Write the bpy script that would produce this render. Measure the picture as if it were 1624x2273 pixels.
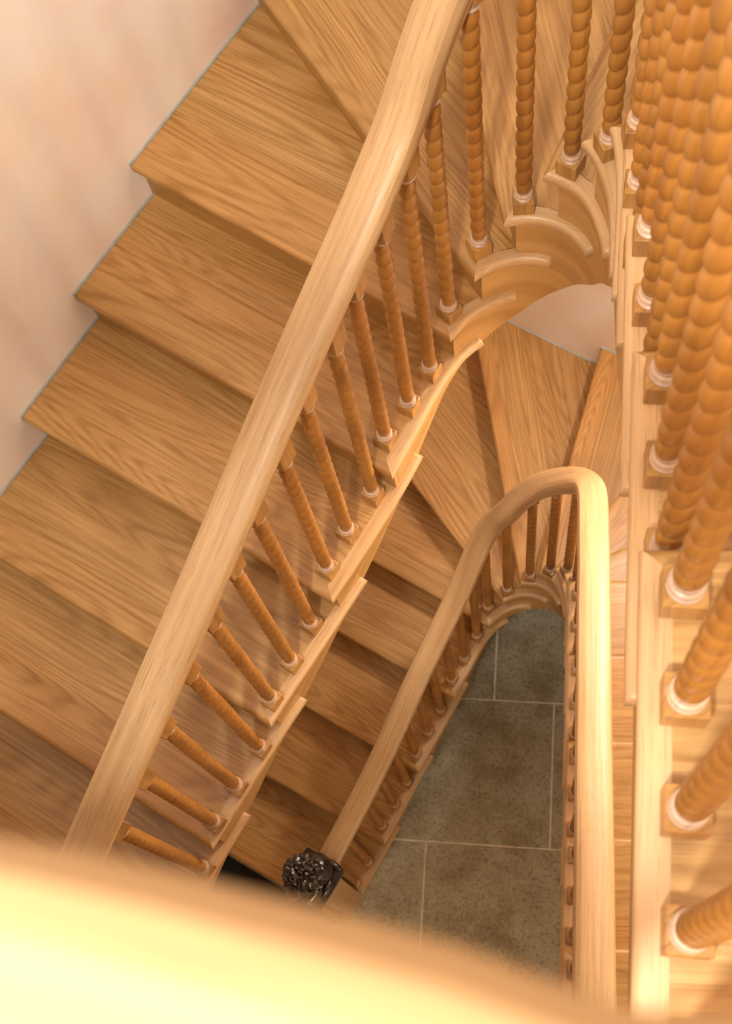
import bpy, bmesh, math, random
from mathutils import Vector, Matrix, noise
random.seed(7)
C = bpy.context.scene.collection
for o in list(bpy.data.objects): bpy.data.objects.remove(o)
scn = bpy.context.scene
PI = math.pi

# ------------------------------------------------------------------ camera
CAMZ = 6.773
cam_d = bpy.data.cameras.new('camera'); cam = bpy.data.objects.new('camera', cam_d); C.objects.link(cam)
fx = Vector((0.99443, 0.03607, -0.0990)); fd = Vector((-0.10539, 0.34141, -0.93399)).normalized()
fx = (fx - fd * fx.dot(fd)).normalized(); fu = fx.cross(fd)
cam.matrix_world = Matrix(((fx.x, fu.x, -fd.x, 0), (fx.y, fu.y, -fd.y, 0), (fx.z, fu.z, -fd.z, CAMZ), (0, 0, 0, 1)))
cam_d.sensor_fit = 'VERTICAL'; cam_d.sensor_height = 36.0; cam_d.lens = 36.0 * 3000.0 / 2273.0
cam_d.clip_start = 0.01; cam_d.clip_end = 60
cam_d.dof.use_dof = True; cam_d.dof.focus_distance = 3.15; cam_d.dof.aperture_fstop = 9.0
scn.camera = cam

# ------------------------------------------------------------------ world, exposure, lamps and added fill lights
w = bpy.data.worlds.new('world'); scn.world = w; w.use_nodes = True
w.node_tree.nodes['Background'].inputs[0].default_value = (1.0, 0.86, 0.72, 1)
w.node_tree.nodes['Background'].inputs[1].default_value = 0.08
vs = scn.view_settings
vs.view_transform = 'Standard'; vs.look = 'None'; vs.gamma = 1.0; vs.use_curve_mapping = False
vs.exposure = 0.55

def lamp(name, loc, power, radius, col):
    l = bpy.data.lights.new(name, 'POINT'); l.energy = power; l.shadow_soft_size = radius; l.color = col
    o = bpy.data.objects.new(name, l); C.objects.link(o); o.location = loc
    return o
WARM = (1.0, 0.94, 0.84)
def disk(name, loc, power, size, col, rot=(0, 0, 0)):
    l = bpy.data.lights.new(name, 'AREA'); l.shape = 'DISK'; l.size = size; l.energy = power; l.color = col
    o = bpy.data.objects.new(name, l); C.objects.link(o); o.location = loc; o.rotation_euler = rot
    return o
disk('landing_ceiling_lamp', (-0.55, -0.95, 8.3), 116, 0.34, WARM, (math.radians(16), 0, 0))
disk('stairwell_fill', (-0.25, 0.75, 8.9), 6, 0.30, WARM, (0, 0, 0))  # added fill light, lifts the upper treads and walls
lamp('landing_rail_fill', (-0.60, -0.36, 7.1), 34, 0.05, (0.64, 0.80, 1.0))  # added cool light without a fixture, whitens the near handrail
lamp('winder_wall_lamp', (0.78, 2.22, 3.75), 66, 0.06, (1.0, 0.91, 0.78))
lamp('side_wall_lamp', (1.12, 0.35, 4.05), 13, 0.05, (1.0, 0.82, 0.56))
lamp('hall_fill', (0.55, -1.2, 2.1), 22, 0.12, (1.0, 0.88, 0.66))  # added ambient fill for the ground floor, no real fixture

# ------------------------------------------------------------------ materials
def nt(name):
    m = bpy.data.materials.new(name); m.use_nodes = True
    n = m.node_tree.nodes; n.clear()
    out = n.new('ShaderNodeOutputMaterial'); b = n.new('ShaderNodeBsdfPrincipled')
    m.node_tree.links.new(b.outputs[0], out.inputs[0])
    return m, n, m.node_tree.links, b
def math_(n, l, op, a, b=None, c=None):
    x = n.new('ShaderNodeMath'); x.operation = op
    for i, v in enumerate((a, b, c)):
        if v is None: continue
        if isinstance(v, (int, float)): x.inputs[i].default_value = v
        else: l.new(v, x.inputs[i])
    return x.outputs[0]
def comb(n, l, x, y, z):
    c = n.new('ShaderNodeCombineXYZ')
    for i, v in enumerate((x, y, z)):
        if isinstance(v, (int, float)): c.inputs[i].default_value = v
        else: l.new(v, c.inputs[i])
    return c.outputs[0]
def noise_(n, l, vec, scale, detail=2, rough=0.5, dist=0.0):
    t = n.new('ShaderNodeTexNoise'); t.inputs['Scale'].default_value = scale; t.inputs['Detail'].default_value = detail
    t.inputs['Roughness'].default_value = rough; t.inputs['Distortion'].default_value = dist
    l.new(vec, t.inputs['Vector']); return t.outputs['Fac']
def ramp(n, l, fac, stops):
    r = n.new('ShaderNodeValToRGB'); l.new(fac, r.inputs[0])
    e = r.color_ramp.elements
    while len(e) < len(stops): e.new(0.5)
    for i, (p, c) in enumerate(stops): e[i].position = p; e[i].color = (*c, 1)
    return r.outputs[0]
def mix(n, l, mode, fac, a, b):
    x = n.new('ShaderNodeMixRGB'); x.blend_type = mode
    for i, v in enumerate((fac, a, b)):
        if isinstance(v, (int, float)): x.inputs[i].default_value = v
        elif isinstance(v, tuple): x.inputs[i].default_value = (*v, 1)
        else: l.new(v, x.inputs[i])
    return x.outputs[0]

def oak(name, light, dark, board=0.14, boards=True, rings=7.0, rough=0.42, fine=1.0, coat=0.15, var=0.5, ringk=0.5, red=(1.0, 0.88, 0.74)):
    m, n, l, b = nt(name)
    uv = n.new('ShaderNodeUVMap'); uv.uv_map = 'grain'
    sp = n.new('ShaderNodeSeparateXYZ'); l.new(uv.outputs[0], sp.inputs[0])
    oi = n.new('ShaderNodeObjectInfo'); rnd = math_(n, l, 'MULTIPLY', oi.outputs['Random'], 37.0)
    u, v = sp.outputs[0], sp.outputs[1]
    if boards:
        vv = math_(n, l, 'ADD', math_(n, l, 'DIVIDE', v, board), rnd)
        idx = math_(n, l, 'FLOOR', vv); fr = math_(n, l, 'FRACT', vv)
    else:
        idx = math_(n, l, 'FLOOR', rnd); fr = None
    seed = math_(n, l, 'ADD', math_(n, l, 'MULTIPLY', idx, 5.37), rnd)
    wn = n.new('ShaderNodeTexWhiteNoise'); wn.noise_dimensions = '1D'; l.new(seed, wn.inputs['W'])
    # growth rings: low noise contours, stretched along the grain
    low = noise_(n, l, comb(n, l, math_(n, l, 'MULTIPLY', u, 0.55), math_(n, l, 'MULTIPLY', v, 4.4), seed), 1.0, 1.2, 0.4, 0.3)
    ph = math_(n, l, 'MULTIPLY', low, rings * 6.283)
    sw = math_(n, l, 'ADD', math_(n, l, 'MULTIPLY', math_(n, l, 'SINE', ph), 0.5), 0.5)
    sw = math_(n, l, 'POWER', sw, 1.8)
    blot = noise_(n, l, comb(n, l, math_(n, l, 'MULTIPLY', u, 2.0), math_(n, l, 'MULTIPLY', v, 16.0), seed), 1.0, 3, 0.55)
    pores = noise_(n, l, comb(n, l, math_(n, l, 'MULTIPLY', u, 12.0), math_(n, l, 'MULTIPLY', v, 330.0), seed), 1.0, 2, 0.6)
    streak = noise_(n, l, comb(n, l, math_(n, l, 'MULTIPLY', u, 2.0), math_(n, l, 'MULTIPLY', v, 95.0), seed), 1.0, 2, 0.5)
    msk = noise_(n, l, comb(n, l, math_(n, l, 'MULTIPLY', u, 1.4), math_(n, l, 'MULTIPLY', v, 9.0), math_(n, l, 'ADD', seed, 31.0)), 1.0, 2, 0.5)
    msk = math_(n, l, 'MULTIPLY', msk, 1.5)
    k = math_(n, l, 'MULTIPLY', math_(n, l, 'MULTIPLY', sw, msk), ringk)
    k = math_(n, l, 'ADD', k, math_(n, l, 'MULTIPLY', math_(n, l, 'SUBTRACT', streak, 0.45), 1.2 * fine))
    k = math_(n, l, 'ADD', k, math_(n, l, 'MULTIPLY', math_(n, l, 'SUBTRACT', blot, 0.5), 0.45))
    k = math_(n, l, 'ADD', k, 0.16); k = math_(n, l, 'MINIMUM', math_(n, l, 'MAXIMUM', k, 0.0), 1.0)
    col = mix(n, l, 'MIX', k, light, dark)
    pr = ramp(n, l, pores, [(0.30, (0.55, 0.48, 0.42)), (0.43, (1, 1, 1))])
    col = mix(n, l, 'MULTIPLY', 0.55 * fine, col, pr)
    tone = ramp(n, l, wn.outputs['Value'], [(0.0, red), (0.45, (1, 0.97, 0.93)), (0.75, (0.97, 1.0, 1.0)), (1.0, (0.84, 0.78, 0.70))])
    col = mix(n, l, 'MULTIPLY', var, col, tone)
    if fr is not None:
        e = math_(n, l, 'LESS_THAN', fr, 0.006)
        col = mix(n, l, 'MULTIPLY', math_(n, l, 'MULTIPLY', e, 0.35), col, (0.4, 0.28, 0.18))
    l.new(col, b.inputs['Base Color'])
    b.inputs['Roughness'].default_value = rough
    b.inputs['Coat Weight'].default_value = coat; b.inputs['Coat Roughness'].default_value = 0.25
    bp = n.new('ShaderNodeBump'); bp.inputs['Strength'].default_value = 0.12; bp.inputs['Distance'].default_value = 0.001
    l.new(pores, bp.inputs['Height']); l.new(bp.outputs[0], b.inputs['Normal'])
    return m

M = {}
M['tread'] = oak('oak_tread', (0.525, 0.305, 0.110), (0.25, 0.112, 0.018), rings=30, ringk=0.42, var=0.7)
M['nosing'] = oak('oak_nosing', (0.60, 0.385, 0.195), (0.40, 0.225, 0.08), boards=False, rings=9, ringk=0.25)
M['riser'] = oak('oak_riser', (0.46, 0.26, 0.075), (0.28, 0.14, 0.025), boards=False, rings=9, ringk=0.3)
M['string'] = oak('oak_string', (0.56, 0.33, 0.115), (0.34, 0.17, 0.04), boards=False, rings=12, ringk=0.55, fine=0.5)
M['rail'] = oak('oak_rail', (0.585, 0.385, 0.195), (0.34, 0.185, 0.062), boards=False, rings=6, rough=0.48, coat=0.06, var=0.4, ringk=0.2)
M['twist'] = oak('oak_baluster', (0.42, 0.185, 0.035), (0.20, 0.075, 0.011), boards=False, rings=9, rough=0.42, ringk=0.45, fine=0.7)
M['block'] = oak('oak_block', (0.48, 0.25, 0.065), (0.24, 0.105, 0.02), boards=False, rings=9, rough=0.42, fine=1.1)
M['collar'] = oak('oak_collar', (0.56, 0.39, 0.26), (0.40, 0.25, 0.16), boards=False, rings=5, rough=0.5)

def plain(name, col, rough=0.6, metal=0.0):
    m, n, l, b = nt(name)
    tc = n.new('ShaderNodeTexCoord')
    f = noise_(n, l, tc.outputs['Object'], 18.0, 3)
    c = ramp(n, l, f, [(0.3, tuple(x * 0.8 for x in col)), (0.7, tuple(min(1, x * 1.15) for x in col))])
    l.new(c, b.inputs['Base Color']); b.inputs['Roughness'].default_value = rough; b.inputs['Metallic'].default_value = metal
    return m
M['sealant'] = plain('grey_sealant', (0.34, 0.36, 0.34), 0.7)
M['grout'] = plain('pale_grout', (0.80, 0.72, 0.58), 0.9)
M['mat'] = plain('near_black', (0.012, 0.010, 0.009), 0.95)  # near-black, for the flat panel by the first step

def plaster():
    m, n, l, b = nt('peach_plaster')
    tc = n.new('ShaderNodeTexCoord')
    a = noise_(n, l, tc.outputs['Object'], 2.3, 3, 0.5, 0.4)
    c = ramp(n, l, a, [(0.30, (0.89, 0.80, 0.74)), (0.45, (0.90, 0.85, 0.80)), (0.58, (0.90, 0.82, 0.73)), (0.74, (0.89, 0.73, 0.65))])
    mp = n.new('ShaderNodeMapping'); mp.inputs['Scale'].default_value = (5, 5, 2.2); l.new(tc.outputs['Object'], mp.inputs[0])
    s = noise_(n, l, mp.outputs[0], 1.0, 4, 0.6, 0.8)
    c2 = ramp(n, l, s, [(0.35, (1.0, 0.985, 0.98)), (0.6, (0.98, 0.93, 0.88)), (0.75, (0.97, 0.90, 0.86))])
    col = mix(n, l, 'MULTIPLY', 1.0, c, c2)
    l.new(col, b.inputs['Base Color']); b.inputs['Roughness'].default_value = 0.75
    f = noise_(n, l, tc.outputs['Object'], 14, 4)
    bp = n.new('ShaderNodeBump'); bp.inputs['Strength'].default_value = 0.15; bp.inputs['Distance'].default_value = 0.004
    l.new(f, bp.inputs['Height']); l.new(bp.outputs[0], b.inputs['Normal'])
    return m
M['wall'] = plaster()

def stone():
    m, n, l, b = nt('grey_limestone')
    tc = n.new('ShaderNodeTexCoord')
    a = noise_(n, l, tc.outputs['Object'], 5.0, 5, 0.62)
    c = ramp(n, l, a, [(0.32, (0.30, 0.25, 0.15)), (0.5, (0.40, 0.36, 0.25)), (0.68, (0.47, 0.44, 0.33))])
    s = noise_(n, l, tc.outputs['Object'], 60, 4, 0.65)
    c2 = ramp(n, l, s, [(0.33, (0.62, 0.58, 0.52)), (0.5, (1, 1, 1)), (0.7, (1.1, 1.08, 1.03))])
    vz = n.new('ShaderNodeTexNoise'); vz.inputs['Scale'].default_value = 3.2; vz.inputs['Detail'].default_value = 6; vz.inputs['Distortion'].default_value = 1.5
    l.new(tc.outputs['Object'], vz.inputs['Vector'])
    vein = math_(n, l, 'ABSOLUTE', math_(n, l, 'SUBTRACT', vz.outputs['Fac'], 0.5))
    c3 = ramp(n, l, vein, [(0.0, (0.80, 0.77, 0.70)), (0.02, (1, 1, 1))])
    col = mix(n, l, 'MULTIPLY', 1.0, c, c2); col = mix(n, l, 'MULTIPLY', 0.6, col, c3)
    l.new(col, b.inputs['Base Color']); b.inputs['Roughness'].default_value = 0.6
    return m
M['stone'] = stone()

def bronze():
    m, n, l, b = nt('dark_carved_wood')
    tc = n.new('ShaderNodeTexCoord')
    f = noise_(n, l, tc.outputs['Object'], 30.0, 3)
    c = ramp(n, l, f, [(0.35, (0.008, 0.005, 0.004)), (0.65, (0.035, 0.018, 0.010))])
    l.new(c, b.inputs['Base Color']); b.inputs['Roughness'].default_value = 0.30
    b.inputs['Coat Weight'].default_value = 0.5; b.inputs['Coat Roughness'].default_value = 0.2
    return m
M['bronze'] = bronze()

# ------------------------------------------------------------------ mesh helpers
WL = {}
def link(o, parent, loc):
    C.objects.link(o)
    if parent is not None:
        o.parent = parent; o.location = Vector(loc) - WL[parent.name]
    else: o.location = loc
    WL[o.name] = Vector(loc)
    return o
def root(name, label, cat, loc):
    o = bpy.data.objects.new(name, None); o.empty_display_size = 0.2
    link(o, None, loc); o['label'] = label; o['category'] = cat
    return o
def finish(name, bm, mat, parent=None, uvf=None, smooth=True, angle=35, centre=None):
    """world-space bmesh -> object with its own origin"""
    if uvf is not None:
        lay = bm.loops.layers.uv.get('grain') or bm.loops.layers.uv.new('grain')
        for f in bm.faces:
            for lp in f.loops: lp[lay].uv = uvf(lp.vert.co, f.normal)
    if centre is None:
        mn = Vector((min(v.co.x for v in bm.verts), min(v.co.y for v in bm.verts), min(v.co.z for v in bm.verts)))
        mx = Vector((max(v.co.x for v in bm.verts), max(v.co.y for v in bm.verts), max(v.co.z for v in bm.verts)))
        centre = (mn + mx) / 2; centre.z = mn.z
    centre = Vector(centre)
    for v in bm.verts: v.co -= centre
    me = bpy.data.meshes.new(name); bm.to_mesh(me); bm.free()
    me.materials.append(mat)
    if smooth:
        for p in me.polygons: p.use_smooth = True
        me.set_sharp_from_angle(angle=math.radians(angle))
    return link(bpy.data.objects.new(name, me), parent, centre)

def catmull(pts, step=0.02):
    out = []; n = len(pts)
    P = [Vector(p) for p in pts]
    P = [P[0] * 2 - P[1]] + P + [P[-1] * 2 - P[-2]]
    for i in range(1, n):
        p0, p1, p2, p3 = P[i - 1], P[i], P[i + 1], P[i + 2]
        a = 0.5
        t0 = 0; t1 = t0 + max(1e-6, (p1 - p0).length) ** a; t2 = t1 + max(1e-6, (p2 - p1).length) ** a; t3 = t2 + max(1e-6, (p3 - p2).length) ** a
        k = max(2, int((p2 - p1).length / step))
        for q in range(k):
            t = t1 + (t2 - t1) * q / k
            A1 = p0 * ((t1 - t) / (t1 - t0)) + p1 * ((t - t0) / (t1 - t0)); A2 = p1 * ((t2 - t) / (t2 - t1)) + p2 * ((t - t1) / (t2 - t1)); A3 = p2 * ((t3 - t) / (t3 - t2)) + p3 * ((t - t2) / (t3 - t2))
            B1 = A1 * ((t2 - t) / (t2 - t0)) + A2 * ((t - t0) / (t2 - t0)); B2 = A2 * ((t3 - t) / (t3 - t1)) + A3 * ((t - t1) / (t3 - t1))
            out.append(B1 * ((t2 - t) / (t2 - t1)) + B2 * ((t - t1) / (t2 - t1)))
    out.append(P[-2].copy())
    return out

class Curve:
    """plan polyline with arc length; left normal = towards the treads"""
    def __init__(s, pts):
        s.p = [Vector((q[0], q[1])) for q in pts]
        s.s = [0.0]
        for a, b in zip(s.p, s.p[1:]): s.s.append(s.s[-1] + (b - a).length)
    def at(s, t):
        t = max(0.0, min(s.s[-1] - 1e-6, t))
        lo, hi = 0, len(s.s) - 1
        while hi - lo > 1:
            m_ = (lo + hi) // 2
            if s.s[m_] <= t: lo = m_
            else: hi = m_
        k = (t - s.s[lo]) / max(1e-9, s.s[hi] - s.s[lo])
        return s.p[lo].lerp(s.p[hi], k)
    def tan(s, t):
        a = s.at(t - 0.012); b = s.at(t + 0.012)
        return (b - a).normalized()
    def nrm(s, t):
        d = s.tan(t); return Vector((-d.y, d.x))
    def near(s, q):
        q = Vector((q[0], q[1])); best = (1e9, 0)
        for i in range(len(s.p) - 1):
            a, b = s.p[i], s.p[i + 1]; d = b - a; k = max(0, min(1, (q - a).dot(d) / max(1e-12, d.length_squared)))
            dd = (a + d * k - q).length
            if dd < best[0]: best = (dd, s.s[i] + d.length * k)
        return best[1]
    def off(s, t, d): return s.at(t) + s.nrm(t) * d
    def hit(s, p, d):
        """arc length where the line p + k d crosses the curve, nearest to p"""
        best = None
        for i in range(len(s.p) - 1):
            a, b = s.p[i], s.p[i + 1]; e = b - a
            den = d.x * e.y - d.y * e.x
            if abs(den) < 1e-12: continue
            k = ((a.x - p.x) * e.y - (a.y - p.y) * e.x) / den
            m_ = ((a.x - p.x) * d.y - (a.y - p.y) * d.x) / den
            if -1e-6 <= m_ <= 1 + 1e-6 and (best is None or abs(k) < best[0]): best = (abs(k), s.s[i] + e.length * m_)
        return best[1] if best else None

# room plan (corner points, walls run between them)
def isect(p, d, q, e):
    den = d.x * e.y - d.y * e.x
    k = ((q.x - p.x) * e.y - (q.y - p.y) * e.x) / den
    return p + d * k, k
WC = (Vector((-1.034, 2.124)), Vector((math.cos(math.radians(58.6)), math.sin(math.radians(58.6)))))
WF = (Vector((0.02, 2.928)), Vector((math.cos(math.radians(-29.5)), math.sin(math.radians(-29.5)))))
XR = 1.27; YB = -1.9
K1 = isect(WC[0], WC[1], WF[0], WF[1])[0]
K2 = isect(WF[0], WF[1], Vector((XR, 0)), Vector((0, 1)))[0]
K0 = isect(WC[0], WC[1], Vector((0, YB)), Vector((1, 0)))[0]
K3 = Vector((XR, YB))
ROOM = [K0, K1, K2, K3]
def wallhit(p, d, inset=0.004):
    best = None
    for i in range(4):
        a, b = ROOM[i], ROOM[(i + 1) % 4]; e = (b - a)
        nrm = Vector((e.y, -e.x)).normalized()      # inward (room is clockwise)
        q, k = isect(p, d, a + nrm * inset, e.normalized())
        if k > 1e-6 and (best is None or k < best[0]): best = (k, q, i)
    return best[1], best[2]

def prism(name, poly, z0, z1, mat, parent, uvf, bev=None, r=0.013, seg=4):
    """poly: list of (Vector2, bevel_flag) ccw or cw; edge i -> i+1 is rounded when flag i is set"""
    bm = bmesh.new()
    n = len(poly)
    bot = [bm.verts.new((p.x, p.y, z0)) for p, f in poly]; top = [bm.verts.new((p.x, p.y, z1)) for p, f in poly]
    bm.faces.new(bot[::-1]); bm.faces.new(top)
    for i in range(n): bm.faces.new((bot[i], bot[(i + 1) % n], top[(i + 1) % n], top[i]))
    bmesh.ops.recalc_face_normals(bm, faces=bm.faces)
    if r:
        es = []
        for i, (p, f) in enumerate(poly):
            if f:
                for ring in (bot, top):
                    e = bm.edges.get((ring[i], ring[(i + 1) % n]))
                    if e: es.append(e)
        if es: bmesh.ops.bevel(bm, geom=es, offset=r, segments=seg, profile=0.5, affect='EDGES', clamp_overlap=True)
    return finish(name, bm, mat, parent, uvf, angle=30)

def box_bm(bm, c, sx, sy, sz, ang=0.0):
    m = Matrix.Translation(c) @ Matrix.Rotation(ang, 4, 'Z') @ Matrix.Diagonal((sx, sy, sz, 1))
    return bmesh.ops.create_cube(bm, size=1.0, matrix=m)['verts']

# ------------------------------------------------------------------ the setting
def slab(name, poly, z0, z1, mat, kind='structure'):
    bm = bmesh.new()
    b = [bm.verts.new((p[0], p[1], z0)) for p in poly]; t = [bm.verts.new((p[0], p[1], z1)) for p in poly]
    bm.faces.new(b[::-1]); bm.faces.new(t); n = len(poly)
    for i in range(n): bm.faces.new((b[i], b[(i + 1) % n], t[(i + 1) % n], t[i]))
    bmesh.ops.recalc_face_normals(bm, faces=bm.faces)
    o = finish(name, bm, mat, None, lambda p, nn: (p.x, p.y + p.z), smooth=False)
    if kind: o['kind'] = kind
    return o
ZTOP = 9.4
def wall(name, a, b):
    d = (b - a).normalized(); nrm = Vector((-d.y, d.x))    # outward
    slab(name, [a - d * 0.15, b + d * 0.15, b + d * 0.15 + nrm * 0.15, a - d * 0.15 + nrm * 0.15], -0.05, ZTOP, M['wall'])
wall('wall_left', K0, K1); wall('wall_far', K1, K2); wall('wall_right', K2, K3); wall('wall_near', K3, K0)
out = [K0 + Vector((-.3, -.2)), K1 + Vector((-.1, .3)), K2 + Vector((.3, .2)), K3 + Vector((.3, -.2))]
slab('ceiling', [K0, K1, K2, K3], ZTOP - 0.08, ZTOP, M['wall'])

# stone floor: individual flags in one mesh, pale grout between them
bmf = bmesh.new()
th = math.radians(-2.3); ex = Vector((math.cos(th), math.sin(th))); ey = Vector((-ex.y, ex.x))
org = Vector((0.0, 0.740))
gap = 0.010
rows = {-3: 0.25, -2: -0.1, -1: -0.405, 0: 0.195, 1: -0.105, 2: 0.30, 3: -0.15}
def inside(p, m_=0.02):
    for i in range(4):
        a, b = ROOM[i], ROOM[(i + 1) % 4]; e = b - a
        if (p - a).dot(Vector((e.y, -e.x)).normalized()) < m_: return False
    return True
def clip_room(poly):
    for i in range(4):
        a, b = ROOM[i], ROOM[(i + 1) % 4]; e = b - a; nn = Vector((e.y, -e.x)).normalized()
        res = []
        for j in range(len(poly)):
            p, q = poly[j], poly[(j + 1) % len(poly)]; dp, dq = (p - a).dot(nn) - .002, (q - a).dot(nn) - .002
            if dp >= 0: res.append(p)
            if dp * dq < 0: res.append(p.lerp(q, dp / (dp - dq)))
        poly = res
        if len(poly) < 3: return []
    return poly
for r_, x0 in rows.items():
    y0 = r_ * 0.7175; wd = 0.93
    k = -4
    while k < 4:
        xa = x0 + k * wd
        pl = [org + ex * (xa + gap / 2) + ey * (y0 + gap / 2), org + ex * (xa + wd - gap / 2) + ey * (y0 + gap / 2), org + ex * (xa + wd - gap / 2) + ey * (y0 + .7175 - gap / 2), org + ex * (xa + gap / 2) + ey * (y0 + .7175 - gap / 2)]
        pl = clip_room(pl)
        if len(pl) >= 3:
            b = [bmf.verts.new((p.x, p.y, -0.02)) for p in pl]; t = [bmf.verts.new((p.x, p.y, 0.0)) for p in pl]
            bmf.faces.new(t)
            for i in range(len(pl)): bmf.faces.new((b[i], b[(i + 1) % len(pl)], t[(i + 1) % len(pl)], t[i]))
        k += 1
bmesh.ops.recalc_face_normals(bmf, faces=bmf.faces)
o = finish('floor', bmf, M['stone'], None, None, smooth=False); o['kind'] = 'structure'
o = slab('floor_bed', [K0, K1, K2, K3], -0.05, -0.0025, M['grout']); o.name = 'floor_grout'

# ------------------------------------------------------------------ staircases
H = 0.18; TH = 0.034; RET = 0.036; INS = 0.020
class Flight: pass
def build_stair(root_o, corners, angs, zs, rpts, ends, drops, planks_label=None):
    """corners[j] plan of front tip of tread j, angs[j] nosing direction (deg) from the tip outwards,
       zs[j] top height, rpts outer return curve, ends[j] arc overshoot of the return moulding"""
    F = Flight(); R = Curve(catmull(rpts, 0.02)); F.R = R; n = len(corners) - 1
    dirs = [Vector((math.cos(math.radians(a)), math.sin(math.radians(a)))) for a in angs]
    tips = [Vector(c) for c in corners]
    sP = [R.hit(tips[j], dirs[j]) for j in range(n + 1)]
    tips = [R.at(s) for s in sP]
    F.sP = sP; F.tips = tips; F.zs = zs; F.dirs = dirs
    def back(j):    # direction "into" tread j, i.e. uphill across the nosing
        d = dirs[j]; b = Vector((d.y, -d.x))
        return b
    SET = 0.032     # nosing overhang in front of the riser face
    sR = []
    for j in range(n + 1):
        p = tips[j] + back(j) * SET
        s_ = R.hit(p, dirs[j]); sR.append(s_ if s_ is not None else sP[j] + SET)
    F.sR = sR
    for j in range(n):
        z = zs[j]; d = dirs[j]; bk = back(j)
        dn, bn = dirs[j + 1], back(j + 1)
        # tread ---------------------------------------------------------
        W0, i0 = wallhit(tips[j], d)
        pb = tips[j + 1] + bn * (SET + 0.004)
        W1, i1 = wallhit(pb, dn)
        s0 = sP[j]; s1 = R.hit(pb, dn) or sR[j + 1]
        innerstart = s0 + RET * 0.9
        Q = tips[j] + d * RET + bk * (RET * 0.9)
        # mitre point lies on the inset curve
        qs = R.near(Q); Qi = R.off(qs, RET)
        poly = [(tips[j], True), (W0, False)]
        if i0 != i1:
            for kk in range(i0, i1): 
                nm = ROOM[(kk + 1) % 4]; cen = Vector((0, 1.0)); poly.append((nm + (cen - nm).normalized() * 0.006, False))
        poly.append((W1, False))
        e_ = min(s1, R.s[-1])
        m_ = max(2, int((e_ - qs) / 0.03))
        for q in range(m_ + 1):
            t = e_ + (qs - e_) * q / m_
            poly.append((R.off(t, RET), False))
        ang_d = d.copy(); off = random.uniform(-3, 3)
        def uvf(p, nn, d=d, bk=bk, o_=tips[j], z=z, off=off):
            r = Vector((p.x, p.y)) - o_
            return (r.dot(d) + off, r.dot(bk) + (z - p.z) * (1 if nn.z < 0.7 else 0))
        tr = prism('tread', poly, z - TH, z, M['tread'], root_o, uvf)
        # sealant bead where the tread meets the wall -------------------
        wl = [W0] + ([ROOM[(kk + 1) % 4] for kk in range(i0, i1)] if i0 != i1 else []) + [W1]
        bm = bmesh.new()
        for a, b in zip(wl, wl[1:]):
            dd = (b - a)
            if dd.length < 0.02: continue
            box_bm(bm, Vector(((a.x + b.x) / 2, (a.y + b.y) / 2, z + 0.0015)), dd.length, 0.007, 0.004, math.atan2(dd.y, dd.x))
        finish('sealant_bead', bm, M['sealant'], tr, lambda p, nn: (p.x, p.y), smooth=False)
        # return nosing ------------------------------------------------
        se = min(R.near(ends[j]) if isinstance(ends[j], tuple) else s1 + ends[j], R.s[-1] - 1e-4)
        m_ = max(3, int((se - s0) / 0.02))
        outer = [R.at(s0 + (se - s0) * q / m_) for q in range(m_ + 1)]
        inner = [R.off(se + (qs - se) * q / m_, RET) for q in range(m_ + 1)]
        poly = [(p, True) for p in outer] + [(p, False) for p in inner]
        gapv = 0.0006
        def uvr(p, nn, R=R, z=z, o_=tips[j], en=outer[-1]):
            dd = (en - o_).normalized(); r = Vector((p.x, p.y)) - o_
            return (r.dot(dd), r.dot(Vector((-dd.y, dd.x))) + (z - p.z) * (1 if nn.z < 0.7 else 0))
        prism('return_nosing', poly, z - TH, z, M['nosing'], tr, uvr)
        # scotia strip under the nosing ---------------------------------
        # riser ---------------------------------------------------------
        zb = zs[j - 1] if j > 0 else zs[0] - H
        a = tips[j] + bk * SET; sA = sR[j]
        A = R.off(sA, INS + 0.001); Wd, _ = wallhit(a, d)
        th_ = bk * 0.02
        # end of riser is mitred against the string face
        poly = [(A, False), (Wd, False), (Wd + th_ * 0.9, False), (A + th_, False)]
        def uvri(p, nn, d=d, o_=tips[j]):
            r = Vector((p.x, p.y)) - o_
            return (r.dot(d), p.z)
        prism('riser', poly, zb - (0.001 if j else 0), z - TH, M['riser'], root_o, uvri, r=0)
    # last riser under whatever follows
    # string ---------------------------------------------------------------
    bm = bmesh.new()
    smax = R.s[-1]; N = int(smax / 0.012)
    cols = []
    ss = sorted(set([q * smax / N for q in range(N + 1)] + [x - 0.0004 for x in sR] + [x for x in sR]))
    ss = [x for x in ss if 0 <= x <= smax]
    xs = [-1.0] + sR + [smax + 0.4]; zz = [zs[0] - 2 * H] + [zs[j] for j in range(len(sR))] 
    def pitch(s_):
        kx = [sP[0] - (sP[1] - sP[0])] + list(sP) + [sP[-1] + 0.35]
        kz = [zs[0] - H] + list(zs[:len(sP)]) + [zs[len(sP) - 1] + H]
        kd = [drops[0]] + [drops[min(i, len(drops) - 1)] for i in range(len(sP))] + [drops[-1]]
        for i in range(len(kx) - 1):
            if s_ <= kx[i + 1] or i == len(kx) - 2:
                t = (s_ - kx[i]) / (kx[i + 1] - kx[i])
                return kz[i] + (kz[i + 1] - kz[i]) * t - (kd[i] + (kd[i + 1] - kd[i]) * max(0, min(1, t)))
    raw = [pitch(s_) for s_ in ss]
    # smooth the underside
    sm = []
    def blur(z_, w_):
        res = []
        for i, s_ in enumerate(ss):
            ws = [(math.exp(-((ss[k] - s_) / w_) ** 2), z_[k]) for k in range(max(0, i - 30), min(len(ss), i + 31))]
            res.append(sum(a * b for a, b in ws) / sum(a for a, b in ws))
        return res
    sm = blur(raw, 0.055)
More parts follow.
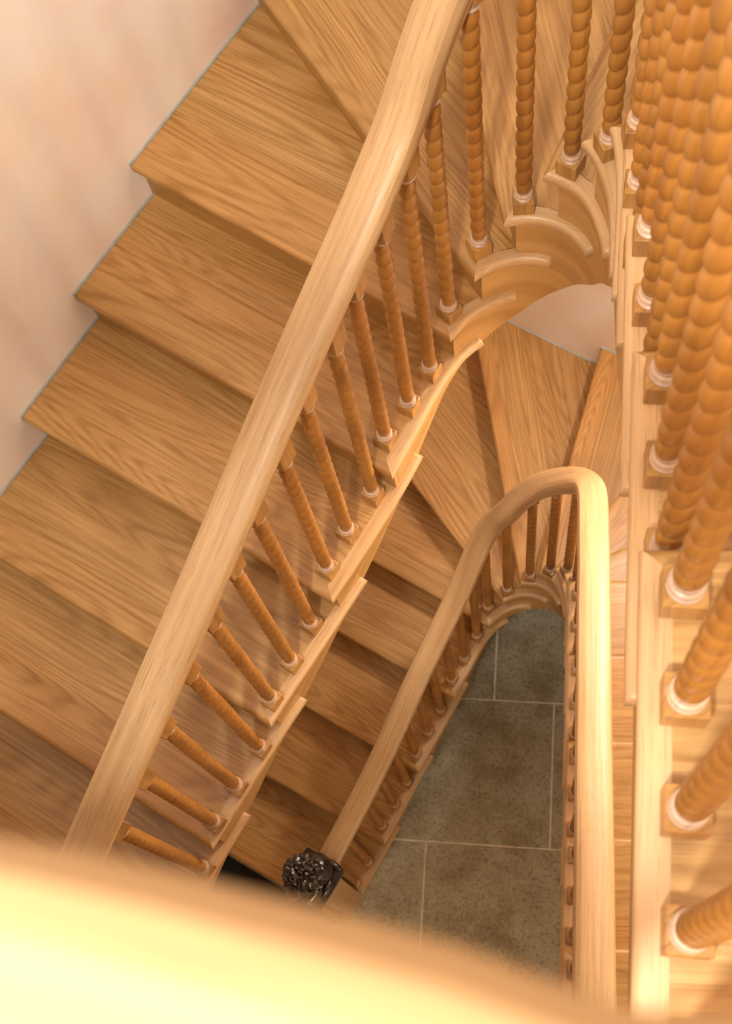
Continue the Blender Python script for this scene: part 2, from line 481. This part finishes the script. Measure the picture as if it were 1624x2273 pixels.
    for i, s_ in enumerate(ss):
        j = -1
        for k in range(len(sR)):
            if s_ >= sR[k]: j = k
        zt = (zs[j] if j >= 0 else zs[0] - H) - TH - 0.0003
        zb = sm[i]
        po = R.off(s_, INS); pi = R.off(s_, INS + 0.032)
        cols.append([bm.verts.new((po.x, po.y, zt)), bm.verts.new((po.x, po.y, zb)), bm.verts.new((pi.x, pi.y, zb)), bm.verts.new((pi.x, pi.y, zt))])
    for a, b in zip(cols, cols[1:]):
        for k in range(4): bm.faces.new((a[k], b[k], b[(k + 1) % 4], a[(k + 1) % 4]))
    bm.faces.new(cols[0][::-1]); bm.faces.new(cols[-1])
    bmesh.ops.recalc_face_normals(bm, faces=bm.faces)
    lookup = R
    st = finish('string', bm, M['string'], root_o, lambda p, nn: (lookup.near((p.x, p.y)), p.z * 0.8 + 0.25 * math.sin(lookup.near((p.x, p.y)) * 2)), angle=40)
    return F

# -- baluster pieces (meshes cached by length) ------------------------------
SEG = 20
def lathe_bm(prof, seg=SEG):
    bm = bmesh.new(); rings = []
    for r, z in prof: rings.append([bm.verts.new((r * math.cos(2 * PI * k / seg), r * math.sin(2 * PI * k / seg), z)) for k in range(seg)])
    for a, b in zip(rings, rings[1:]):
        for k in range(seg): bm.faces.new((a[k], a[(k + 1) % seg], b[(k + 1) % seg], b[k]))
    bm.faces.new(rings[0][::-1]); bm.faces.new(rings[-1])
    return bm
def mesh_of(name, bm, mat, angle=40):
    lay = bm.loops.layers.uv.new('grain')
    for f in bm.faces:
        for lp in f.loops:
            c = lp.vert.co; lp[lay].uv = (c.z, c.x * 0.8 + c.y * 0.6)
    me = bpy.data.meshes.new(name); bm.to_mesh(me); bm.free(); me.materials.append(mat)
    for p in me.polygons: p.use_smooth = True
    me.set_sharp_from_angle(angle=math.radians(angle))
    return me
PITCH = 0.050
twists = {}
def twist_mesh(L):
    key = round(L, 2)
    if key in twists: return twists[key]
    L = key; bm = bmesh.new(); seg = 28; n = int(L / PITCH * 14); rings = []
    for i in range(n + 1):
        z = L * i / n
        ease = min(1.0, min(z, L - z) / 0.02)
        ring = []
        for k in range(seg):
            th_ = 2 * PI * k / seg; ph = (th_ - 2 * PI * z / PITCH) / 2
            lobe = abs(math.sin(ph)) ** 0.55
            r = 0.0130 + 0.0060 * lobe * (0.35 + 0.65 * ease)
            # the rope's own centre runs round a small helix
            e = 0.0
            ring.append(bm.verts.new((r * math.cos(th_) - e * math.cos(2 * PI * z / PITCH), r * math.sin(th_) - e * math.sin(2 * PI * z / PITCH), z)))
        rings.append(ring)
    for a, b in zip(rings, rings[1:]):
        for k in range(seg): bm.faces.new((a[k], a[(k + 1) % seg], b[(k + 1) % seg], b[k]))
    bm.faces.new(rings[0][::-1]); bm.faces.new(rings[-1])
    me = mesh_of('twisted_shaft', bm, M['twist'], 60); twists[key] = me
    return me
def block_bm(h):
    bm = bmesh.new(); bmesh.ops.create_cube(bm, size=1.0, matrix=Matrix.Translation((0, 0, h / 2)) @ Matrix.Diagonal((0.048, 0.048, h, 1)))
    bmesh.ops.bevel(bm, geom=list(bm.edges), offset=0.0015, segments=1, affect='EDGES')
    return bm
me_base = mesh_of('base_block', block_bm(0.046), M['block'])
me_col = mesh_of('collar', lathe_bm([(0.0215, 0.0), (0.0215, 0.003), (0.0165, 0.006), (0.0165, 0.0085), (0.020, 0.0105), (0.0215, 0.014), (0.020, 0.0175), (0.0165, 0.019), (0.0165, 0.024)]), M['collar'])
me_neck = mesh_of('neck_ring', lathe_bm([(0.0165, -0.004), (0.0165, 0.0), (0.020, 0.002), (0.0215, 0.0055), (0.020, 0.009), (0.0165, 0.0105), (0.0165, 0.0125), (0.0200, 0.0145), (0.0225, 0.024), (0.0215, 0.026)]), M['collar'])
tops = {}
def top_mesh(h):
    key = round(h, 2)
    if key not in tops: tops[key] = mesh_of('top_block', block_bm(max(0.03, key)), M['block'])
    return tops[key]
SH0 = 0.068   # shaft starts this high above the tread
def baluster(parent, x, y, z, zring, ang, toph=0.11):
    """zring = world height of the upper neck ring"""
    L = zring - (z + SH0)
    me = twist_mesh(L)
    o = bpy.data.objects.new('baluster', me); link(o, parent, Vector((x, y, z + SH0))); o.rotation_euler.z = ang
    def sub(nm, m_, dz):
        c = bpy.data.objects.new(nm, m_); C.objects.link(c); c.parent = o; c.location = (0, 0, dz)
    sub('base_block', me_base, -SH0); sub('collar', me_col, 0.046 - SH0)
    L = round(L, 2)
    sub('neck_ring', me_neck, L); sub('top_block', top_mesh(toph), L + 0.025)
    return o

def rail(parent, pts, mat, name='handrail', W=1.0, step=0.03):
    path = catmull(pts, step); bm = bmesh.new()
    half = [(0.0, 0.0), (0.020, -0.0008), (0.033, -0.0030), (0.041, -0.0085), (0.0458, -0.018), (0.0470, -0.029), (0.0445, -0.037), (0.040, -0.0405), (0.038, -0.0445), (0.040, -0.0485), (0.0395, -0.056), (0.034, -0.064), (0.024, -0.0665)]
    prof = [(a * W, b * W) for a, b in half] + [(-a * W, b * W) for a, b in half[::-1][:-1]]
    lay = bm.loops.layers.uv.new('grain'); rows_ = []; arc = 0; arcs = []
    for i, p in enumerate(path):
        a = path[max(0, i - 1)]; b = path[min(len(path) - 1, i + 1)]; T = (b - a).normalized()
        S = Vector((T.y, -T.x, 0)).normalized(); U = S.cross(T).normalized()
        if i: arc += (p - path[i - 1]).length
        arcs.append(arc)
        rows_.append([bm.verts.new(p + S * s_ + U * t_) for s_, t_ in prof])
    n = len(prof); per = [0]
    for k in range(n): a, b = prof[k], prof[(k + 1) % n]; per.append(per[-1] + math.hypot(b[0] - a[0], b[1] - a[1]))
    for i in range(len(rows_) - 1):
        for k in range(n):
            f = bm.faces.new((rows_[i][k], rows_[i + 1][k], rows_[i + 1][(k + 1) % n], rows_[i][(k + 1) % n]))
            for lp, (uu, vv) in zip(f.loops, ((arcs[i], per[k]), (arcs[i + 1], per[k]), (arcs[i + 1], per[k + 1]), (arcs[i], per[k + 1]))): lp[lay].uv = (uu, vv)
    bm.faces.new(rows_[0][::-1]); bm.faces.new(rows_[-1])
    bmesh.ops.recalc_face_normals(bm, faces=bm.faces)
    return finish(name, bm, mat, parent, None, angle=28)

# ============================ upper staircase (left flight, winders, right flight)
ZC0 = CAMZ - 3.778
zC = lambda j: ZC0 + H * j
U_R = [(-1.27, -0.40), (-1.16, -0.21), (-0.99, 0.082), (-.819, .387), (-.644, .697), (-.466, .995), (-.302, 1.282), (-.148, 1.585), (-.084, 1.655), (-.013, 1.693), (.072, 1.697), (.145, 1.655), (.187, 1.56), (.197, 1.46), (.178, 1.144), (.162, .82), (.144, .484), (.128, .16), (.11, -.17), (.10, -.35)]
U_corner = [(-.99, .082), (-.819, .387), (-.644, .697), (-.466, .995), (-.302, 1.282), (-.148, 1.585), (-.084, 1.655), (-.013, 1.693), (.072, 1.697), (.145, 1.655), (.187, 1.56), (.197, 1.46), (.178, 1.144), (.162, .82), (.144, .484), (.118, -.10)]
U_ang = [150.5, 150.5, 150, 149.5, 149, 148.5, 123.5, 101, 68, 48, 24, 0.5, 0.5, 0.5, 0.5, 0.5]
U_z = [zC(min(13, j - 1)) for j in range(len(U_corner))]
U_end = [(-.745, .50), (-.575, .81), (-.405, 1.12), (-.242, 1.42), (-.07, 1.67), (.02, 1.70), (.095, 1.685), (.172, 1.61), (.197, 1.50), (.19, 1.35), (.18, 1.2), (.172, 1.01), (.158, .689), (.136, .349), (.108, -.19)]
U_drop = [.30, .30, .30, .30, .30, .30, .41, .55, .59, .605, .607, .60, .50, .36, .30, .30, .30]
up = root('upper_staircase', 'upper flight of oak stairs beside the peach wall, curving round the well', 'staircase', (-0.85, 0.4, ZC0 - H))
FU = build_stair(up, U_corner, U_ang, U_z, U_R, U_end, U_drop)

# balusters and rail of the upper staircase
ub = root('upper_balustrade', 'oak handrail on barley-twist balusters, the long one crossing from lower left to the top', 'balustrade', (-0.85, 0.42, ZC0 - H))
CB = [(-.872, .347, -1, .916), (-.812, .456, 0, .791), (-.757, .557, 0, .863), (-.698, .665, 0, .915), (-.642, .766, 1, .80), (-.593, .870, 1, .848), (-.543, .978, 1, .89),
      (-.481, 1.082, 2, .772), (-.431, 1.185, 2, .827), (-.367, 1.294, 2, .878), (-.320, 1.379, 3, .775), (-.262, 1.474, 3, .837), (-.208, 1.574, 3, .905),
      (-.152, 1.653, 4, .865), (-.073, 1.729, 5, .86), (.032, 1.735, 6, .865), (.131, 1.708, 7, .87), (.198, 1.628, 8, .87), (.232, 1.52, 9, .86)]
CB = [(-.99, .142, -1, .80), (-.931, .245, -1, .858)] + CB
def dset(P, j, x_off=0.038):
    res = []
    for q, rise in ((.058, .795), (.175, .855), (.29, .915)):
        res.append(((.178 + .033 * (P[1] - q - .2) if x_off is None else P[0] + x_off - 0.05 * q), P[1] - q, j, rise))
    return res
for j in range(10, 14): CB += dset(U_corner[j + 1], j, None)
CB += [(.178 + .033 * (.077 - .2), .077, 13, .975), (.169, -.040, 13, 1.02)]
railpts = []
for (x, y, j, rise) in CB:
    s_ = FU.R.near((x, y)); t = FU.R.tan(s_)
    steep = 0.080 if 4 <= j <= 9 else 0.095
    baluster(ub, x, y, zC(j), zC(j) + rise, math.atan2(t.y, t.x), steep)
def ringline(CB, zf):
    # one smooth ring-height line for the rail
    return [(x, y, zf(j) + rise + 0.175) for (x, y, j, rise) in CB]
rl = ringline(CB, zC)
def thin(pts, keep): return [pts[i] for i in keep]
straightC = [rl[1], rl[4], rl[7], rl[10], rl[13]]
a0 = Vector(straightC[0]); a1 = Vector(straightC[1])
start = a0 + (a0 - a1) * 1.0
railU = [tuple(start)] + straightC + [rl[14], rl[15], rl[16], rl[17], rl[18], rl[19], rl[20]] + [rl[22], rl[25], rl[28], rl[31], rl[33], rl[34]] + [(0.165, -0.075, rl[34][2] + 0.02)]
railU = [(p[0] - (.008 + .004 * max(0, min(1, (p[1] - .9) * 2))) * max(0, min(1, (.02 - p[0]) / .15)), p[1] + .005 * max(0, min(1, (.02 - p[0]) / .15)), p[2]) for p in railU]
rail(ub, railU, M['rail'], W=1.06)

# ============================ lower staircase
zA = lambda j: (j + 2) * H
L_R = [(-.95, .02), (-.765, .345), (-.575, .696), (-.414, 1.004), (-.246, 1.312), (-.09, 1.600), (-.027, 1.662), (.044, 1.690), (.119, 1.682), (.176, 1.645), (.208, 1.57), (.216, 1.485), (.200, 1.164), (.182, .83), (.166, .5), (.149, .17), (.132, -.16), (.122, -.36)]
L_corner = L_R[1:17]
L_ang = [152, 152, 151, 150.5, 150, 126, 99.5, 75, 50, 24.5, 0.6, 0.6, 0.6, 0.6, 0.6, 0.6]
L_z = [zA(j - 1) for j in range(len(L_corner))]
L_end = [(-.515, .805), (-.352, 1.115), (-.185, 1.43), (0.0, 1.68), (.10, 1.69), (.16, 1.66), (.20, 1.60), (.215, 1.50), (.208, 1.33), (.20, 1.2), (.192, .99), (.176, .70), (.158, .37), (.14, .05), (.13, -.2)]
L_drop = [.33, .33, .34, .35, .355, .40, .52, .59, .655, .68, .64, .60, .50, .38, .33, .33]
lo = root('lower_staircase', 'lower flight of oak stairs seen through the well, rising from the stone floor', 'staircase', (-0.6, 0.75, 0.0))
FL = build_stair(lo, L_corner, L_ang, L_z, L_R, L_end, L_drop)
lb = root('lower_balustrade', 'oak handrail with a rounded bend above the stone floor, on dark twisted balusters', 'balustrade', (-0.6, 0.8, H))
AB = []
sdir = Vector((.479, .878))
for j in range(-1, 3):
    P = Vector(L_corner[j + 1]); nn = Vector((-sdir.y, sdir.x))
    for q, rise in ((.066, .79), (.182, .85), (.300, .905)):
        if j == -1 and q < .1: continue
        b_ = P + sdir * q + nn * 0.052; AB.append((b_.x, b_.y, j, rise))
AB += [(-.095, 1.685, 3, .865), (-.010, 1.715, 4, .91), (.085, 1.722, 5, .925), (.166, 1.690, 6, .90), (.228, 1.63, 7, .87), (.252, 1.53, 8, .86)]
for j in range(9, 14): AB += dset(L_corner[j + 1], j)
rlA = []
for (x, y, j, rise) in AB:
    s_ = FL.R.near((x, y)); t = FL.R.tan(s_)
    baluster(lb, x, y, zA(j), zA(j) + rise, math.atan2(t.y, t.x), 0.080 if 3 <= j <= 8 else 0.095)
    rlA.append((x, y, zA(j) + rise + 0.175))
nA = len(AB)
newel = Vector((-0.772, 0.458, 0.0))
st_ = Vector(rlA[1]); dr = (Vector(rlA[1]) - Vector(rlA[4]))
railL = [tuple(Vector(rlA[0]) + dr * 0.0), rlA[3], rlA[6], rlA[9]] + rlA[11:17] + [rlA[18], rlA[21], rlA[24], rlA[27], rlA[30]] + [(0.17, -0.5, rlA[30][2] + 0.22)]
first = Vector(railL[0]); second = Vector(railL[1])
railL = [tuple(newel + Vector((0, 0, first.z)) + (first - second) * 0.10)] + railL[1:]
rail(lb, railL, M['rail'], W=1.0)

# ============================ landings
lp = [K0 + Vector((0.01, 0.01))]
W0, _ = wallhit(FU.tips[0], FU.dirs[0])
# first floor landing behind the lowest visible tread of the upper stairs
s_l = FU.sP[0]
q0 = FU.tips[0] + Vector((FU.dirs[0].y, -FU.dirs[0].x)) * 0.055
Wa, _ = wallhit(q0, FU.dirs[0])
slab('floor_first_landing', [(q0.x - .02, q0.y + .01), (Wa.x, Wa.y), (K0.x + .01, K0.y + .01), (XR - .01, YB + .01), (XR - .01, -.19), (.13, -.19), (-1.0, -.30)], zC(-2) - 0.24, zC(-2), M['tread'])
RY = lambda x: 0.012 - 0.135 * x
# second floor landing under the near rail
slab('floor_second_landing', [(-2.15, .10), (-0.2, -0.06), (.08, -.10), (.08, -.142), (XR - .01, -.142), (XR - .01, YB + .01), (K0.x + .01, YB + .01)], zC(13) - 0.26, zC(13), M['tread'])

nb = root('landing_balustrade', 'pale out-of-focus oak handrail crossing the bottom of the picture close up', 'balustrade', (-0.2, -0.05, zC(13)))
ZR = CAMZ - 0.185
cy = -0.046
rail(nb, [(-2.05, .235 + cy, ZR), (-1.2, .150 + cy, ZR), (-0.6, .084 + cy, ZR), (-.2, .036 + cy, ZR), (-.075, .0205 + cy, ZR), (-.047, .0150 + cy, ZR), (-.02, .0092 + cy, ZR), (.006, .0010 + cy, ZR), (.03, -.0008 + cy, ZR), (.15, -.004 + cy, ZR), (.5, .0 + cy, ZR), (1.25, .0 + cy, ZR)], M['rail'])
for k in range(9):
    x = 0.02 - k * 0.125
    y = 0.012 - 0.12 * x + cy - 0.015
    zf = zC(13)
    baluster(nb, x, y - 0.02, zf, ZR - 0.175, 0.12, 0.11)

# ============================ newel post with carved lion
nw = root('newel_post', 'oak newel post topped by a black carved curly-maned lion, at the foot of the stairs', 'newel post', (newel.x, newel.y, H))
NA = math.radians(-30)
def nbox(name, z0, z1, w_, bev, mat, parent):
    bm = bmesh.new(); box_bm(bm, Vector((newel.x, newel.y, (z0 + z1) / 2)), w_, w_, z1 - z0, NA)
    bmesh.ops.bevel(bm, geom=list(bm.edges), offset=bev, segments=2, affect='EDGES')
    return finish(name, bm, mat, parent, lambda p, nn: (p.z, p.x + p.y))
post = nbox('post', H, 1.235, 0.120, 0.004, M['rail'], nw)
nbox('cap_moulding', 1.235, 1.255, 0.150, 0.006, M['rail'], nw)
nbox('cap', 1.255, 1.285, 0.180, 0.005, M['bronze'], nw)
def blob(bm, c, r, sc=(1, 1, 1), rot=0.0, sub=3, curl=0.0, seed=0):
    vs_ = bmesh.ops.create_icosphere(bm, subdivisions=sub, radius=1.0)['verts']
    m_ = Matrix.Rotation(rot, 3, 'Z')
    for v in vs_:
        n_ = v.co.normalized(); k = 1.0
        if curl:
            q = n_ * 4.2 + Vector((seed, 0, 0)); q += Vector((noise.noise(q * .7), noise.noise(q * .7 + Vector((5, 0, 0))), noise.noise(q * .7 + Vector((9, 0, 0))))) * 1.2
            k += curl * math.sin(q.x * 3.1 + 2.2 * math.sin(q.y * 2.6 + q.z * 1.7)) + curl * .6 * math.sin(q.z * 5.0 + q.y * 2)
        p = Vector((n_.x * sc[0], n_.y * sc[1], n_.z * sc[2])) * (r * k)
        v.co = m_ @ p + Vector(c)
# lion sits on the cap and faces the bottom of the picture (downstairs)
fwd = Vector((-0.50, -0.86, 0)); side = Vector((0.86, -0.50, 0)); B0 = Vector((newel.x, newel.y, 1.285))
bl = math.atan2(fwd.y, fwd.x)
LS = 1.32
_blob = blob
def blob(bm, c, r, *a_, **k_): _blob(bm, B0 + (Vector(c) - B0) * LS, r * LS, *a_, **k_)
bm = bmesh.new()
blob(bm, B0 - fwd * 0.025 + Vector((0, 0, .045)), 0.052, (1.0, 0.95, 0.95), bl, 4, .02, 1)          # haunches
blob(bm, B0 - fwd * 0.002 + Vector((0, 0, .105)), 0.045, (0.9, 1.0, 1.35), bl, 4, .03, 2)         # chest
for sd in (-1, 1):
    blob(bm, B0 + fwd * 0.025 + side * (.026 * sd) + Vector((0, 0, .052)), 0.017, (1, 1, 3.0), bl, 3)     # fore legs
    blob(bm, B0 + fwd * 0.042 + side * (.028 * sd) + Vector((0, 0, .013)), 0.018, (1.5, 1, .7), bl, 3)    # fore paws
    blob(bm, B0 + fwd * 0.005 + side * (.052 * sd) + Vector((0, 0, .020)), 0.020, (1.7, .8, .9), bl, 3)   # hind feet
blob(bm, B0 - fwd * 0.065 + side * .03 + Vector((0, 0, .02)), 0.012, (1, 2.6, 1), bl, 3)            # tail
finish('lion_body', bm, M['bronze'], nw, lambda p, nn: (p.x, p.z), angle=60)
bm = bmesh.new()
blob(bm, B0 + fwd * 0.006 + Vector((0, 0, .178)), 0.058, (0.95, 1.02, 0.92), bl, 5, .085, 3)
finish('lion_mane', bm, M['bronze'], nw, lambda p, nn: (p.x, p.z), angle=60)
bm = bmesh.new()
hc = B0 + fwd * 0.048 + Vector((0, 0, .172))
blob(bm, hc, 0.034, (1.0, .95, 1.0), bl, 4)
blob(bm, hc + fwd * .027 + Vector((0, 0, -.010)), 0.018, (1.1, 1.1, .8), bl, 3)     # muzzle
blob(bm, hc + fwd * .034 + Vector((0, 0, .004)), 0.008, (1.5, 1, .8), bl, 3)        # nose
blob(bm, hc + fwd * .030 + Vector((0, 0, -.024)), 0.010, (1.0, 1.2, .6), bl, 3)     # jaw
for sd in (-1, 1):
    blob(bm, hc + fwd * .022 + side * (.014 * sd) + Vector((0, 0, .014)), 0.0055, (1, 1, 1), bl, 3)   # eye
    blob(bm, hc - fwd * .004 + side * (.036 * sd) + Vector((0, 0, .030)), 0.012, (.6, 1, 1.1), bl, 3) # ear
finish('lion_head', bm, M['bronze'], nw, lambda p, nn: (p.x, p.z), angle=60)

# shield held at the lion's side, pale metal rim
sc = B0 + fwd * 0.055 + side * 0.062 + Vector((0, 0, .10))
bm = bmesh.new(); K_ = 14; fr_ = []; bk_ = []
def shield_pt(u, v, off):
    # u across (along fwd), v up
    return sc + fwd * (u * .040) + side * (off - .010 * u * u) + Vector((0, 0, v * .075))
outl = []
for k in range(24):
    a = 2 * PI * k / 24; u = math.cos(a); v = math.sin(a)
    if v < 0: u *= (1 + v * .55)
    else: v = min(v, .82) / .82; u = max(-.95, min(.95, u * 1.25))
    outl.append((u, v))
f0 = [bm.verts.new(shield_pt(u, v, 0.0)) for u, v in outl]; f1 = [bm.verts.new(shield_pt(u, v, 0.008)) for u, v in outl]
c0 = bm.verts.new(shield_pt(0, 0, -.002)); c1 = bm.verts.new(shield_pt(0, 0, .014))
for k in range(24):
    bm.faces.new((f0[k], f0[(k + 1) % 24], f1[(k + 1) % 24], f1[k])); bm.faces.new((c0, f0[(k + 1) % 24], f0[k])); bm.faces.new((c1, f1[k], f1[(k + 1) % 24]))
bmesh.ops.recalc_face_normals(bm, faces=bm.faces)
sh = finish('shield', bm, M['bronze'], nw, lambda p, nn: (p.x, p.z), angle=50)
bm = bmesh.new(); rr = []
for k in range(24):
    u, v = outl[k]; c_ = shield_pt(u * 1.03, v * 1.02, .006); u2, v2 = outl[(k + 1) % 24]
    T = (shield_pt(u2, v2, 0) - shield_pt(u, v, 0)).normalized() if (Vector((u2, v2)) - Vector((u, v))).length > 1e-5 else Vector((0, 0, 1))
    N_ = T.cross(side).normalized()
    rr.append([bm.verts.new(c_ + (N_ * math.cos(q * PI / 3) + side * math.sin(q * PI / 3)) * .0035) for q in range(6)])
for k in range(24):
    for q in range(6): bm.faces.new((rr[k][q], rr[(k + 1) % 24][q], rr[(k + 1) % 24][(q + 1) % 6], rr[k][(q + 1) % 6]))
bmesh.ops.recalc_face_normals(bm, faces=bm.faces)
M['rim'] = plain('pale_metal_edge', (0.62, 0.62, 0.58), 0.25, 0.9)  # pale metal, draws the bright line along the shield's edge
o = finish('shield_rim', bm, M['rim'], sh, lambda p, nn: (p.x, p.z), angle=60); o['label'] = 'pale metal rim drawn as a bright line round the shield'

# flat near-black panel at the foot of the stairs
n0 = Vector((math.cos(math.radians(152)), math.sin(math.radians(152)))); dn = Vector((n0.y, -n0.x)) * -1
cx0 = Vector((-.86, .36)) + dn * 0.06
bm = bmesh.new()
pc = cx0 + n0 * 0.42 + dn * 0.251
box_bm(bm, Vector((pc.x, pc.y, 0.0075)), 0.90, 0.66, 0.012, math.radians(152))
bmesh.ops.bevel(bm, geom=list(bm.edges), offset=0.003, segments=2, affect='EDGES')
o = finish('black_floor_panel', bm, M['mat'], None, lambda p, nn: (p.x, p.y))
o['label'] = 'flat near-black panel on the floor below the first step, left of the lion post'; o['category'] = 'mat'
